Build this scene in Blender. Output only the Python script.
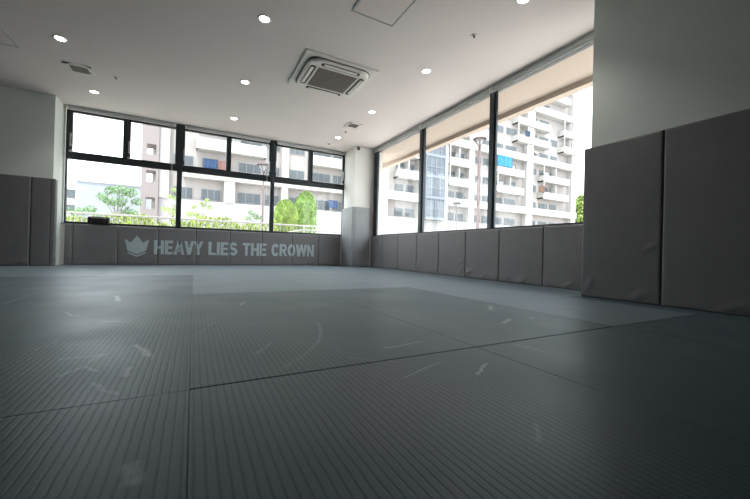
import bpy, bmesh, math, random
from mathutils import Vector, Matrix

for o in list(bpy.data.objects):
    bpy.data.objects.remove(o)
sc = bpy.context.scene
COL = sc.collection

# ------------------------------------------------------------------ camera
F_PX, YAW, PITCH, ROLL, CAM_H = 340.57, 28.038, 0.2588, 1.4506, 0.3741
y_, p_, r_ = (math.radians(v) for v in (YAW, PITCH, ROLL))
Fv = Vector((math.sin(y_) * math.cos(p_), math.cos(y_) * math.cos(p_), math.sin(p_)))
R0 = Vector((math.cos(y_), -math.sin(y_), 0))
U0 = R0.cross(Fv)
Rv = R0 * math.cos(r_) + U0 * math.sin(r_)
Uv = -R0 * math.sin(r_) + U0 * math.cos(r_)
cd = bpy.data.cameras.new('camera')
cd.sensor_width = 36.0
cd.lens = F_PX / 750 * 36.0
cd.clip_start = 0.02
cd.clip_end = 500
cam = bpy.data.objects.new('camera', cd)
COL.objects.link(cam)
m = Matrix((Rv, Uv, -Fv)).transposed().to_4x4()
m.translation = (0, 0, CAM_H)
cam.matrix_world = m
sc.camera = cam

# ------------------------------------------------------------------ world, light, exposure
SKY_STRENGTH = 2.6
SUN_STRENGTH = 3.0
DOWNLIGHT_W = 4.0
EXPOSURE = 1.17
world = bpy.data.worlds.new('world')
sc.world = world
world.use_nodes = True
wt = world.node_tree
bg = wt.nodes['Background']
tc = wt.nodes.new('ShaderNodeTexCoord')
sp = wt.nodes.new('ShaderNodeSeparateXYZ')
rmp = wt.nodes.new('ShaderNodeValToRGB')
wt.links.new(tc.outputs['Generated'], sp.inputs[0])
wt.links.new(sp.outputs['Z'], rmp.inputs[0])
rmp.color_ramp.elements[0].position = 0.0
rmp.color_ramp.elements[0].color = (0.95, 0.975, 1.0, 1)
rmp.color_ramp.elements[1].position = 0.8
rmp.color_ramp.elements[1].color = (0.80, 0.90, 1.0, 1)
wt.links.new(rmp.outputs[0], bg.inputs[0])
bg.inputs[1].default_value = SKY_STRENGTH

sun = bpy.data.lights.new('sun', 'SUN')
sun.energy = SUN_STRENGTH
sun.angle = math.radians(12)
sun.color = (1.0, 0.95, 0.88)
so = bpy.data.objects.new('sun', sun)
COL.objects.link(so)
so.rotation_euler = (math.radians(24), 0, math.radians(-20))   # high hazy sun from behind the gym, onto the facade

def portal(loc, rot, sx, sy):
    l = bpy.data.lights.new('window_portal', 'AREA')
    l.shape = 'RECTANGLE'
    l.size, l.size_y = sx, sy
    l.cycles.is_portal = True
    o = bpy.data.objects.new('window_portal', l)
    COL.objects.link(o)
    o.location = loc
    o.rotation_euler = rot
portal((0.63, 7.97, 1.74), (math.radians(-90), 0, 0), 5.3, 2.0)
portal((3.87, 4.55, 1.72), (0, math.radians(90), 0), 2.0, 5.3)

vs = sc.view_settings
vs.view_transform = 'Standard'
vs.look = 'None'
vs.gamma = 1.0
vs.use_curve_mapping = False
vs.exposure = EXPOSURE
sc.cycles.max_bounces = 10
sc.cycles.diffuse_bounces = 6
sc.cycles.transparent_max_bounces = 16
sc.cycles.caustics_reflective = False
sc.cycles.caustics_refractive = False
sc.cycles.sample_clamp_indirect = 6.0
sc.cycles.use_denoising = True

# ------------------------------------------------------------------ helpers
def link(o, parent=None):
    COL.objects.link(o)
    if parent:
        o.parent = parent
        o.matrix_parent_inverse = Matrix.Identity(4)
    return o

def tag(o, label=None, cat=None, group=None, kind=None):
    if label: o['label'] = label
    if cat: o['category'] = cat
    if group: o['group'] = group
    if kind: o['kind'] = kind
    return o

def empty(name, loc=(0, 0, 0), rz=0.0):
    o = bpy.data.objects.new(name, None)
    o.empty_display_size = 0.1
    o.location = loc
    o.rotation_euler = (0, 0, rz)
    return link(o)

def obj(name, bm, mat, parent=None, smooth=False, loc=None):
    """one mesh object from a bmesh; coordinates are local to the parent when there is one"""
    me = bpy.data.meshes.new(name)
    bmesh.ops.recalc_face_normals(bm, faces=bm.faces[:])
    bm.to_mesh(me)
    bm.free()
    me.materials.append(mat)
    if smooth:
        for p in me.polygons: p.use_smooth = True
    o = bpy.data.objects.new(name, me)
    if loc: o.location = loc
    return link(o, parent)

def nb(): return bmesh.new()

def box(bm, x0, x1, y0, y1, z0, z1, bev=0.0, seg=2):
    v = [bm.verts.new((x, y, z)) for x in (x0, x1) for y in (y0, y1) for z in (z0, z1)]
    fs = [(0, 1, 3, 2), (4, 6, 7, 5), (0, 4, 5, 1), (2, 3, 7, 6), (0, 2, 6, 4), (1, 5, 7, 3)]
    faces = [bm.faces.new([v[i] for i in f]) for f in fs]
    if bev > 0:
        es = list({e for f in faces for e in f.edges})
        bmesh.ops.bevel(bm, geom=es, offset=bev, segments=seg, profile=0.5, affect='EDGES')
    return bm

def cyl(bm, p0, p1, r0, r1=None, n=16, cap=True):
    r1 = r0 if r1 is None else r1
    p0, p1 = Vector(p0), Vector(p1)
    d = (p1 - p0).normalized()
    a = d.orthogonal().normalized()
    b = d.cross(a)
    c0, c1 = [], []
    for i in range(n):
        t = 2 * math.pi * i / n
        w = a * math.cos(t) + b * math.sin(t)
        c0.append(bm.verts.new(p0 + w * r0))
        c1.append(bm.verts.new(p1 + w * r1))
    for i in range(n):
        bm.faces.new((c0[i], c0[(i + 1) % n], c1[(i + 1) % n], c1[i]))
    if cap:
        bm.faces.new(c0[::-1]); bm.faces.new(c1)
    return bm

def lathe(bm, prof, n=32, c=(0, 0, 0)):
    """profile of (r, z) revolved about z through c"""
    rings = []
    for r, z in prof:
        if r < 1e-6:
            rings.append([bm.verts.new((c[0], c[1], c[2] + z))])
        else:
            rings.append([bm.verts.new((c[0] + r * math.cos(2 * math.pi * i / n), c[1] + r * math.sin(2 * math.pi * i / n), c[2] + z)) for i in range(n)])
    for A, B in zip(rings, rings[1:]):
        for i in range(n):
            j = (i + 1) % n
            if len(A) == 1 and len(B) == 1: continue
            if len(A) == 1: bm.faces.new((A[0], B[j], B[i]))
            elif len(B) == 1: bm.faces.new((A[i], A[j], B[0]))
            else: bm.faces.new((A[i], A[j], B[j], B[i]))
    return bm

def rrect(hx, hy, r, n=6):
    pts = []
    for cx, cy, a0 in ((hx - r, hy - r, 0), (-hx + r, hy - r, 90), (-hx + r, -hy + r, 180), (hx - r, -hy + r, 270)):
        for k in range(n + 1):
            a = math.radians(a0 + 90 * k / n)
            pts.append((cx + r * math.cos(a), cy + r * math.sin(a)))
    return pts

def loft(bm, loops, cap0=True, cap1=True):
    """loops: list of equally long lists of 3D points"""
    L = [[bm.verts.new(p) for p in lp] for lp in loops]
    n = len(L[0])
    for A, B in zip(L, L[1:]):
        for i in range(n):
            bm.faces.new((A[i], A[(i + 1) % n], B[(i + 1) % n], B[i]))
    if cap0: bm.faces.new(L[0][::-1])
    if cap1: bm.faces.new(L[-1])
    return bm

# ------------------------------------------------------------------ materials
MATS = {}
def principled(name, col, rough=0.6, metal=0.0, spec=0.5, noise=0.0, nscale=20.0, bump=0.0, bscale=200.0, emit=None, estr=0.0):
    if name in MATS: return MATS[name]
    mt = bpy.data.materials.new(name)
    mt.use_nodes = True
    nt = mt.node_tree
    b = nt.nodes['Principled BSDF']
    b.inputs['Base Color'].default_value = (*col, 1)
    b.inputs['Roughness'].default_value = rough
    b.inputs['Metallic'].default_value = metal
    b.inputs['Specular IOR Level'].default_value = spec
    if emit:
        b.inputs['Emission Color'].default_value = (*emit, 1)
        b.inputs['Emission Strength'].default_value = estr
    co = nt.nodes.new('ShaderNodeTexCoord')
    if noise > 0:
        nz = nt.nodes.new('ShaderNodeTexNoise')
        nz.inputs['Scale'].default_value = nscale
        nz.inputs['Detail'].default_value = 5
        nt.links.new(co.outputs['Object'], nz.inputs['Vector'])
        mr = nt.nodes.new('ShaderNodeMapRange')
        mr.inputs[1].default_value = 0.3; mr.inputs[2].default_value = 0.7
        mr.inputs[3].default_value = 1 - noise; mr.inputs[4].default_value = 1 + noise
        nt.links.new(nz.outputs[0], mr.inputs[0])
        vm = nt.nodes.new('ShaderNodeVectorMath'); vm.operation = 'SCALE'
        vm.inputs[0].default_value = col
        nt.links.new(mr.outputs[0], vm.inputs['Scale'])
        nt.links.new(vm.outputs[0], b.inputs['Base Color'])
    if bump > 0:
        nz2 = nt.nodes.new('ShaderNodeTexNoise')
        nz2.inputs['Scale'].default_value = bscale
        nz2.inputs['Detail'].default_value = 3
        nt.links.new(co.outputs['Object'], nz2.inputs['Vector'])
        bp = nt.nodes.new('ShaderNodeBump')
        bp.inputs['Strength'].default_value = bump
        bp.inputs['Distance'].default_value = 0.002
        nt.links.new(nz2.outputs[0], bp.inputs['Height'])
        nt.links.new(bp.outputs[0], b.inputs['Normal'])
    MATS[name] = mt
    return mt

def glass_mat(name, tint=(0.97, 0.99, 0.98)):
    mt = bpy.data.materials.new(name)
    mt.use_nodes = True
    nt = mt.node_tree
    nt.nodes.clear()
    out = nt.nodes.new('ShaderNodeOutputMaterial')
    mx = nt.nodes.new('ShaderNodeMixShader')
    tr = nt.nodes.new('ShaderNodeBsdfTransparent')
    tr.inputs[0].default_value = (*tint, 1)
    gl = nt.nodes.new('ShaderNodeBsdfGlossy')
    gl.inputs['Roughness'].default_value = 0.02
    lw = nt.nodes.new('ShaderNodeLayerWeight')
    lw.inputs[0].default_value = 0.5
    pw = nt.nodes.new('ShaderNodeMath'); pw.operation = 'POWER'; pw.inputs[1].default_value = 5.0
    nt.links.new(lw.outputs['Facing'], pw.inputs[0])
    fr = nt.nodes.new('ShaderNodeMath'); fr.operation = 'MULTIPLY_ADD'
    fr.inputs[1].default_value = 0.45; fr.inputs[2].default_value = 0.02
    nt.links.new(pw.outputs[0], fr.inputs[0])
    nt.links.new(fr.outputs[0], mx.inputs[0])
    nt.links.new(tr.outputs[0], mx.inputs[1])
    nt.links.new(gl.outputs[0], mx.inputs[2])
    nt.links.new(mx.outputs[0], out.inputs[0])
    return mt

M_WALL = principled('wall_paint', (0.66, 0.70, 0.665), 0.8, noise=0.02, nscale=3, bump=0.06, bscale=350)
M_COLUMN = principled('column_paint', (0.80, 0.79, 0.76), 0.8, noise=0.02, nscale=3, bump=0.05, bscale=350)
M_DIM = principled('rear_wall_paint', (0.22, 0.235, 0.235), 0.85)
M_CEIL = principled('ceiling_paint', (0.82, 0.74, 0.715), 0.85, noise=0.015, nscale=2, bump=0.06, bscale=300)
M_FRAME = principled('dark_aluminium', (0.030, 0.037, 0.043), 0.38, metal=0.3, noise=0.08, nscale=8)
M_GLASS = glass_mat('window_glass')
M_SILLM = principled('sill_laminate', (0.10, 0.10, 0.105), 0.5, noise=0.05)
M_HANDLE = principled('handle_metal', (0.55, 0.55, 0.53), 0.35, metal=0.7, noise=0.03)
M_BLIND = principled('blind_cassette', (0.50, 0.52, 0.52), 0.45, metal=0.2, noise=0.03)
M_CORD = principled('blind_cord', (0.75, 0.75, 0.73), 0.6, noise=0.02)
M_PLASTIC = principled('white_plastic', (0.80, 0.76, 0.72), 0.45, noise=0.02, nscale=6)
M_PLASTIC2 = principled('grey_plastic', (0.24, 0.205, 0.18), 0.5, noise=0.03)
M_GRILLE = principled('grille_plastic', (0.16, 0.135, 0.12), 0.6, noise=0.05)
M_BLACK = principled('black_plastic', (0.008, 0.008, 0.009), 0.55, noise=0.1)
M_CHROME = principled('chrome', (0.6, 0.6, 0.58), 0.25, metal=1.0, noise=0.02)
M_PRINT = principled('printed_ink', (0.44, 0.53, 0.56), 0.6, noise=0.05, nscale=15)
M_SUBFLOOR = principled('subfloor', (0.03, 0.035, 0.04), 0.7, noise=0.05)

def vinyl(name, col, rough):
    mt = principled(name, col, rough, spec=0.4, noise=0.05, nscale=5, bump=0.25, bscale=420)
    return mt
M_VINYL = vinyl('pad_vinyl', (0.188, 0.182, 0.189), 0.50)
M_VINYL_PALE = vinyl('pad_vinyl_pale', (0.27, 0.275, 0.29), 0.45)
M_VINYL_SIDE = vinyl('pad_vinyl_edge', (0.15, 0.147, 0.15), 0.55)

# scuff strokes on the mats: (x0, y0, x1, y1, width, strength) in metres on the floor
STROKES = [(-0.604, 2.423, -0.552, 2.297, 0.0041, 0.6),
 (-0.552, 2.297, -0.518, 2.27, 0.004, 0.6),
 (-0.393, 2.088, -0.278, 2.032, 0.004, 0.45),
 (-0.483, 3.063, -0.433, 2.79, 0.0092, 0.8),
 (-0.39, 2.58, -0.369, 2.573, 0.0054, 0.6),
 (-0.859, 3.554, -0.794, 3.686, 0.0041, 0.3),
 (-0.372, 1.445, -0.249, 1.45, 0.004, 0.4),
 (-0.323, 1.26, -0.287, 1.335, 0.004, 0.5),
 (-0.287, 1.335, -0.245, 1.269, 0.004, 0.5),
 (-0.281, 1.373, -0.261, 1.456, 0.004, 0.4),
 (-0.185, 1.544, -0.152, 1.474, 0.0054, 0.6),
 (-0.152, 1.474, -0.127, 1.374, 0.0067, 0.7),
 (-0.167, 1.263, -0.161, 1.188, 0.0054, 0.6),
 (-0.228, 1.161, -0.198, 1.098, 0.004, 0.35),
 (-0.198, 1.098, -0.162, 1.054, 0.004, 0.3),
 (-0.088, 0.696, -0.075, 0.656, 0.0089, 0.5),
 (-0.077, 0.708, -0.068, 0.669, 0.0054, 0.35),
 (0.276, 2.372, 0.325, 2.515, 0.0067, 0.7),
 (0.396, 2.42, 0.467, 2.306, 0.0041, 0.25),
 (0.467, 2.306, 0.55, 2.113, 0.004, 0.3),
 (0.591, 2.079, 0.829, 2.227, 0.0041, 0.4),
 (0.577, 1.689, 0.527, 1.497, 0.004, 0.35),
 (0.527, 1.497, 0.454, 1.323, 0.004, 0.35),
 (0.454, 1.323, 0.357, 1.177, 0.004, 0.3),
 (0.357, 1.177, 0.264, 1.082, 0.004, 0.2),
 (0.204, 1.256, 0.242, 1.32, 0.004, 0.4),
 (0.242, 1.32, 0.286, 1.393, 0.004, 0.3),
 (1.891, 1.769, 1.763, 1.641, 0.0085, 0.8),
 (1.502, 1.304, 1.629, 1.372, 0.0085, 0.8),
 (1.795, 1.373, 1.762, 1.321, 0.0067, 0.45),
 (0.67, 1.139, 0.842, 1.161, 0.004, 0.5),
 (0.787, 0.782, 0.889, 0.84, 0.004, 0.7),
 (1.193, 0.981, 1.214, 0.85, 0.004, 0.4),
 (0.489, 1.083, 0.627, 0.977, 0.004, 0.2),
 (0.567, 0.853, 0.754, 0.921, 0.004, 0.3),
 (-0.478, 1.599, -0.446, 1.729, 0.004, 0.2),
 (-0.968, 2.724, -0.871, 2.89, 0.004, 0.3),
 (0.014, 1.626, 0.103, 1.872, 0.004, 0.2),
 (0.679, 0.491, 0.63, 0.448, 0.004, 0.2),
 (0.908, 2.4, 1.42, 2.234, 0.0041, 0.15)]

def mat_material(name, stripe_axis, base, rough, scuffs, depth=0.55, groove_shade=0.30, bumps=0.35, sheen=0.25, spec=0.5):
    mt = bpy.data.materials.new(name)
    mt.use_nodes = True
    nt = mt.node_tree
    N, Lk = nt.nodes, nt.links
    b = N['Principled BSDF']
    geo = N.new('ShaderNodeNewGeometry')
    sep = N.new('ShaderNodeSeparateXYZ')
    Lk.new(geo.outputs['Position'], sep.inputs[0])
    def math_(op, a, bb=None, clamp=False, c=None):
        n = N.new('ShaderNodeMath'); n.operation = op; n.use_clamp = clamp
        for i, v in enumerate((a, bb, c)):
            if v is None: continue
            if isinstance(v, (int, float)): n.inputs[i].default_value = v
            else: Lk.new(v, n.inputs[i])
        return n.outputs[0]
    # wobble so that the woven ribs are not ruler straight
    nz = N.new('ShaderNodeTexNoise'); nz.inputs['Scale'].default_value = 16.0; nz.inputs['Detail'].default_value = 2
    Lk.new(geo.outputs['Position'], nz.inputs['Vector'])
    wob = math_('MULTIPLY', math_('SUBTRACT', nz.outputs[0], 0.5), 0.005)
    co = math_('ADD', sep.outputs[stripe_axis], wob)
    fr = math_('FRACT', math_('DIVIDE', math_('ADD', co, 10.0), 0.0177))
    tri = math_('ABSOLUTE', math_('SUBTRACT', fr, 0.5))          # 0 at groove centre .. 0.5
    mr = N.new('ShaderNodeMapRange'); mr.interpolation_type = 'SMOOTHSTEP'
    mr.inputs[1].default_value = 0.06; mr.inputs[2].default_value = 0.19
    Lk.new(tri, mr.inputs[0])
    rib = mr.outputs[0]
    # cross weave
    mp = N.new('ShaderNodeMapping')
    mp.inputs['Scale'].default_value = (140, 900, 1) if stripe_axis == 0 else (900, 140, 1)
    Lk.new(geo.outputs['Position'], mp.inputs[0])
    nw = N.new('ShaderNodeTexNoise'); nw.inputs['Scale'].default_value = 1.0; nw.inputs['Detail'].default_value = 2
    Lk.new(mp.outputs[0], nw.inputs['Vector'])
    nl = N.new('ShaderNodeTexNoise'); nl.inputs['Scale'].default_value = 2.2; nl.inputs['Detail'].default_value = 6
    Lk.new(geo.outputs['Position'], nl.inputs['Vector'])
    shade = math_('MULTIPLY', math_('ADD', math_('MULTIPLY', rib, depth), 1 - depth),
                  math_('ADD', math_('MULTIPLY', nw.outputs[0], 1.0), 0.5))
    shade = math_('MULTIPLY', shade, math_('ADD', math_('MULTIPLY', nl.outputs[0], 0.5), 0.75))
    vs_ = N.new('ShaderNodeVectorMath'); vs_.operation = 'SCALE'
    vs_.inputs[0].default_value = base
    Lk.new(shade, vs_.inputs['Scale'])
    colour = vs_.outputs[0]
    if scuffs:
        nb1 = N.new('ShaderNodeTexNoise'); nb1.inputs['Scale'].default_value = 28; nb1.inputs['Detail'].default_value = 5
        Lk.new(geo.outputs['Position'], nb1.inputs['Vector'])
        jit = N.new('ShaderNodeVectorMath'); jit.operation = 'SCALE'
        Lk.new(nb1.outputs[1], jit.inputs[0]); jit.inputs['Scale'].default_value = 0.03
        pos = N.new('ShaderNodeVectorMath'); pos.operation = 'ADD'
        Lk.new(geo.outputs['Position'], pos.inputs[0]); Lk.new(jit.outputs[0], pos.inputs[1])
        pos2 = N.new('ShaderNodeVectorMath'); pos2.operation = 'SUBTRACT'
        Lk.new(pos.outputs[0], pos2.inputs[0]); pos2.inputs[1].default_value = (0.015, 0.015, 0)
        flat = N.new('ShaderNodeVectorMath'); flat.operation = 'MULTIPLY'
        Lk.new(pos2.outputs[0], flat.inputs[0]); flat.inputs[1].default_value = (1, 1, 0)
        total = None
        for x0, y0, x1, y1, w, s in STROKES:
            dx, dy = x1 - x0, y1 - y0
            L2 = max(dx * dx + dy * dy, 1e-6)
            sb = N.new('ShaderNodeVectorMath'); sb.operation = 'SUBTRACT'
            Lk.new(flat.outputs[0], sb.inputs[0]); sb.inputs[1].default_value = (x0, y0, 0)
            dt = N.new('ShaderNodeVectorMath'); dt.operation = 'DOT_PRODUCT'
            Lk.new(sb.outputs[0], dt.inputs[0]); dt.inputs[1].default_value = (dx / L2, dy / L2, 0)
            t = math_('ADD', dt.outputs['Value'], 0.0, clamp=True)
            sd = N.new('ShaderNodeVectorMath'); sd.operation = 'SCALE'
            sd.inputs[0].default_value = (dx, dy, 0); Lk.new(t, sd.inputs['Scale'])
            di = N.new('ShaderNodeVectorMath'); di.operation = 'DISTANCE'
            Lk.new(sb.outputs[0], di.inputs[0]); Lk.new(sd.outputs[0], di.inputs[1])
            k = N.new('ShaderNodeMapRange'); k.interpolation_type = 'SMOOTHSTEP'
            k.inputs[1].default_value = 0.0; k.inputs[2].default_value = w * 2.6
            k.inputs[3].default_value = s; k.inputs[4].default_value = 0.0
            Lk.new(di.outputs['Value'], k.inputs[0])
            total = k.outputs[0] if total is None else math_('MAXIMUM', total, k.outputs[0])
        # broken up by the weave, plus broad faint smears
        n3 = N.new('ShaderNodeTexNoise'); n3.inputs['Scale'].default_value = 60; n3.inputs['Detail'].default_value = 3
        Lk.new(geo.outputs['Position'], n3.inputs['Vector'])
        total = math_('MULTIPLY', total, math_('MULTIPLY', n3.outputs[0], 1.7), clamp=True)
        total = math_('MULTIPLY', total, 0.62)
        mx = N.new('ShaderNodeMix'); mx.data_type = 'RGBA'
        Lk.new(total, mx.inputs['Factor']); Lk.new(colour, mx.inputs['A'])
        mx.inputs['B'].default_value = (0.42, 0.47, 0.50, 1)
        colour = mx.outputs['Result']
    Lk.new(colour, b.inputs['Base Color'])
    rr = N.new('ShaderNodeMapRange')
    rr.inputs[1].default_value = 0.3; rr.inputs[2].default_value = 0.7
    rr.inputs[3].default_value = rough - 0.05; rr.inputs[4].default_value = rough + 0.05
    Lk.new(nl.outputs[0], rr.inputs[0]); Lk.new(rr.outputs[0], b.inputs['Roughness'])
    Lk.new(math_('ADD', math_('MULTIPLY', rib, groove_shade), spec - groove_shade), b.inputs['Specular IOR Level'])  # less specular in the grooves, their shade put into the material
    b.inputs['Sheen Weight'].default_value = sheen
    b.inputs['Specular Tint'].default_value = (0.74, 0.90, 1.0, 1)
    b.inputs['Sheen Roughness'].default_value = 0.45
    b.inputs['Sheen Tint'].default_value = (0.85, 0.94, 1.0, 1)
    bp = N.new('ShaderNodeBump'); bp.inputs['Strength'].default_value = bumps; bp.inputs['Distance'].default_value = 0.0012
    h = math_('ADD', rib, math_('MULTIPLY', nw.outputs[0], 0.4))
    Lk.new(h, bp.inputs['Height']); Lk.new(bp.outputs[0], b.inputs['Normal'])
    return mt
M_MAT_B = mat_material('mat_weave_lengthwise', 0, (0.034, 0.060, 0.078), 0.46, True, depth=0.42, groove_shade=0.25, sheen=0.08, spec=0.72, bumps=0.28)
M_MAT_A = mat_material('mat_weave_crosswise_daylit', 1, (0.086, 0.117, 0.138), 0.46, True, depth=0.2, groove_shade=0.0, bumps=0.06, sheen=0.15, spec=1.0)  # lighter base holds part of the daylight on the mats near the windows

# ================================================================== SETTING
H = 2.8
XL, YR = -5.3, -3.2              # unseen side and rear of the room
def structure(name, boxes, mat, parent=None):
    bm = nb()
    for b in boxes: box(bm, *b)
    o = obj(name, bm, mat, parent)
    if parent is None: o['kind'] = 'structure'
    return o

structure('floor', [(XL, 4.0, YR, 8.1, -0.24, -0.04)], M_SUBFLOOR)
structure('ceiling', [(XL - .2, 4.1, YR - .2, 8.1, H, H + 0.2)], M_CEIL)
structure('wall_back', [(-2.06, 3.9, 7.86, 8.08, -0.04, 0.72), (3.31, 4.0, 7.86, 8.08, 0.72, H), (-2.06, 3.31, 7.95, 8.08, 2.765, H)], M_COLUMN)
structure('wall_left', [(XL, -2.06, 7.42, 8.08, -0.04, H)], M_WALL)
structure('wall_side', [(XL - .2, XL, YR, 8.0, -0.04, H)], M_DIM)
structure('wall_rear', [(XL - .2, 4.0, YR - .2, YR, -0.04, H)], M_DIM)
structure('wall_right', [(3.297, 4.0, YR, 1.89, -0.04, H)], M_WALL)
structure('wall_right_low', [(3.76, 4.0, 1.89, 7.86, -0.04, 0.72)], M_COLUMN)
structure('wall_right_header', [(3.86, 4.0, 1.89, 7.86, 2.76, H)], principled('soffit_paint', (0.47, 0.385, 0.325), 0.85, noise=0.02, nscale=1.5))
structure('wall_corner', [(3.27, 3.76, 7.23, 7.86, -0.04, H), (3.76, 4.0, 7.23, 7.86, 0.72, H)], M_COLUMN)
o = structure('trim_1', [(-2.06, 3.27, 7.845, 7.95, 0.72, 0.735)], M_SILLM)
o = structure('trim_2', [(3.735, 3.86, 1.89, 7.23, 0.72, 0.735)], M_SILLM)

# exterior overhang of the floor above: soffit and fascia lip
M_SOFFIT = principled('soffit_paint', (0.47, 0.385, 0.325), 0.85, noise=0.02, nscale=1.5)
structure('trim_3', [(4.0, 4.62, -1.0, 8.1, 2.78, 3.1), (4.62, 4.76, -1.0, 8.9, 2.70, 3.4)], M_SOFFIT)
structure('trim_4', [(-4.5, 4.62, 8.08, 8.45, 2.93, 3.2), (-4.5, 4.62, 8.45, 8.55, 2.91, 3.4)], M_SOFFIT)
M_GROUND = principled('paving', (0.60, 0.55, 0.51), 0.9, noise=0.08, nscale=0.5)
structure('ground', [(-90, 120, 8.08, 130, -0.5, -0.3), (4.0, 120, -40, 8.08, -0.5, -0.3)], M_GROUND)

# ------------------------------------------------------------------ windows (back)
def pane(parent, x0, x1, y0, y1, z0, z1, name='pane'):
    bm = nb(); box(bm, x0, x1, y0, y1, z0, z1)
    return obj(name, bm, M_GLASS, parent)

YF0, YF1 = 7.88, 7.95
ZT0, ZT1, ZTOP = 1.875, 1.985, 2.765
def back_window(n, x0, x1, xm0, xm1, jl, jr, mull_r):
    """one bay: fixed light below, two top hung sashes above; jl/jr frame widths; mull_r = thick post on the right"""
    t = empty('window_%d' % n, ((x0 + x1) / 2, 7.9, 0.735)); tag(t, kind='structure')
    ox, oy, oz = t.location
    def b(bm, a, c, y0, y1, z0, z1, bev=0.003): box(bm, a - ox, c - ox, y0 - oy, y1 - oy, z0 - oz, z1 - oz, bev, 1)
    bm = nb()
    b(bm, x0, x1, YF0, YF1, ZT0, ZT1)                      # transom
    b(bm, x0, x1, YF0, YF1, ZTOP - 0.045, ZTOP)            # head
    b(bm, x0, x1, YF0, YF1, 0.735, 0.765)                  # bottom rail
    b(bm, x0, x0 + jl[1], YF0, YF1, 0.765, ZT0)
    b(bm, x1 - jr[1], x1, YF0, YF1, 0.765, ZT0)
    b(bm, x0, x0 + jl[0], YF0, YF1, ZT1, ZTOP - .045)
    b(bm, x1 - jr[0], x1, YF0, YF1, ZT1, ZTOP - .045)
    b(bm, xm0 + .03, xm1 - .03, YF0, YF1, ZT1, ZTOP - .045)
    obj('frame', bm, M_FRAME, t)
    if mull_r:
        bm = nb()
        b(bm, x1 - 0.045, x1 + 0.045, 7.83, 7.88, 0.735, 2.80)
        b(bm, x1 - 0.072, x1 + 0.072, 7.845, 7.88, ZT1, 2.80)
        obj('mullion', bm, M_FRAME, t)
    pane(t, x0 + jl[1] - ox, x1 - jr[1] - ox, 7.915 - oy, 7.921 - oy, 0.765 - oz, ZT0 - oz)
    for k, (a, c) in enumerate(((x0 + jl[0], xm0 + .03), (xm1 - .03, x1 - jr[0]))):
        bm = nb()
        z0, z1 = ZT1, ZTOP - 0.045
        w = 0.032
        b(bm, a, a + w, 7.865, 7.935, z0, z1); b(bm, c - w, c, 7.865, 7.935, z0, z1)
        b(bm, a + w, c - w, 7.865, 7.935, z0, z0 + w - .01); b(bm, a + w, c - w, 7.865, 7.935, z1 - w + .015, z1)
        s = obj('sash', bm, M_FRAME, t)
        pane(s, a + w - ox, c - w - ox, 7.90 - oy, 7.906 - oy, z0 + w - .01 - oz, z1 - w + .015 - oz)
        bm = nb()
        hx = a + 0.016 if k == 0 else c - 0.016
        if n == 1 and k == 1: hx = a + 0.016
        b(bm, hx - .009, hx + .009, 7.835, 7.85, z0 + 0.10, z0 + 0.34, 0.004)
        b(bm, hx - .012, hx + .012, 7.85, 7.866, z0 + 0.12, z0 + 0.15, 0.003)
        b(bm, hx - .012, hx + .012, 7.85, 7.866, z0 + 0.29, z0 + 0.32, 0.003)
        obj('handle', bm, M_HANDLE, s)
        # small latch on the transom
        bm = nb(); b(bm, hx - .02, hx + .02, 7.845, 7.866, z0 + 0.005, z0 + 0.045, 0.005)
        obj('latch', bm, M_HANDLE, s)
    return t
back_window(1, -2.035, -0.285, -1.215, -1.105, (0.055, 0.02), (0.05, 0.03), True)
back_window(2, -0.285, 1.525, 0.565, 0.66, (0.05, 0.03), (0.05, 0.03), True)
back_window(3, 1.525, 3.31, 2.345, 2.46, (0.05, 0.03), (0.06, 0.06), False)

# ------------------------------------------------------------------ windows (right)
def right_window(n, y0, y1, near_mull):
    t = empty('window_%d' % n, (3.8, (y0 + y1) / 2, 0.735)); tag(t, kind='structure')
    ox, oy, oz = t.location
    def b(bm, x0, x1, a, c, z0, z1, bev=0.003): box(bm, x0 - ox, x1 - ox, a - oy, c - oy, z0 - oz, z1 - oz, bev, 1)
    bm = nb()
    b(bm, 3.80, 3.86, y0, y1, 0.735, 0.755)
    b(bm, 3.80, 3.86, y0, y1, 2.72, 2.76)
    b(bm, 3.80, 3.86, y0, y0 + .03, 0.755, 2.72)
    b(bm, 3.80, 3.86, y1 - .03, y1, 0.755, 2.72)
    obj('frame', bm, M_FRAME, t)
    bm = nb()
    if n == 4:
        b(bm, 3.755, 3.80, 7.02, 7.10, 0.735, 2.72); b(bm, 3.77, 3.80, 7.10, 7.22, 0.735, 2.72)
    else:
        b(bm, 3.755, 3.80, y1 - .035, y1 + .035, 0.735, 2.70)
        b(bm, 3.785, 3.80, y1 - .065, y1 + .065, 0.735, 2.70)
    obj('mullion', bm, M_FRAME, t)
    pane(t, 3.828 - ox, 3.834 - ox, y0 + .03 - oy, y1 - .03 - oy, 0.755 - oz, 2.72 - oz)
right_window(4, 5.315, 7.23, False)
right_window(5, 3.575, 5.315, True)
right_window(6, 1.89, 3.575, True)

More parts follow.
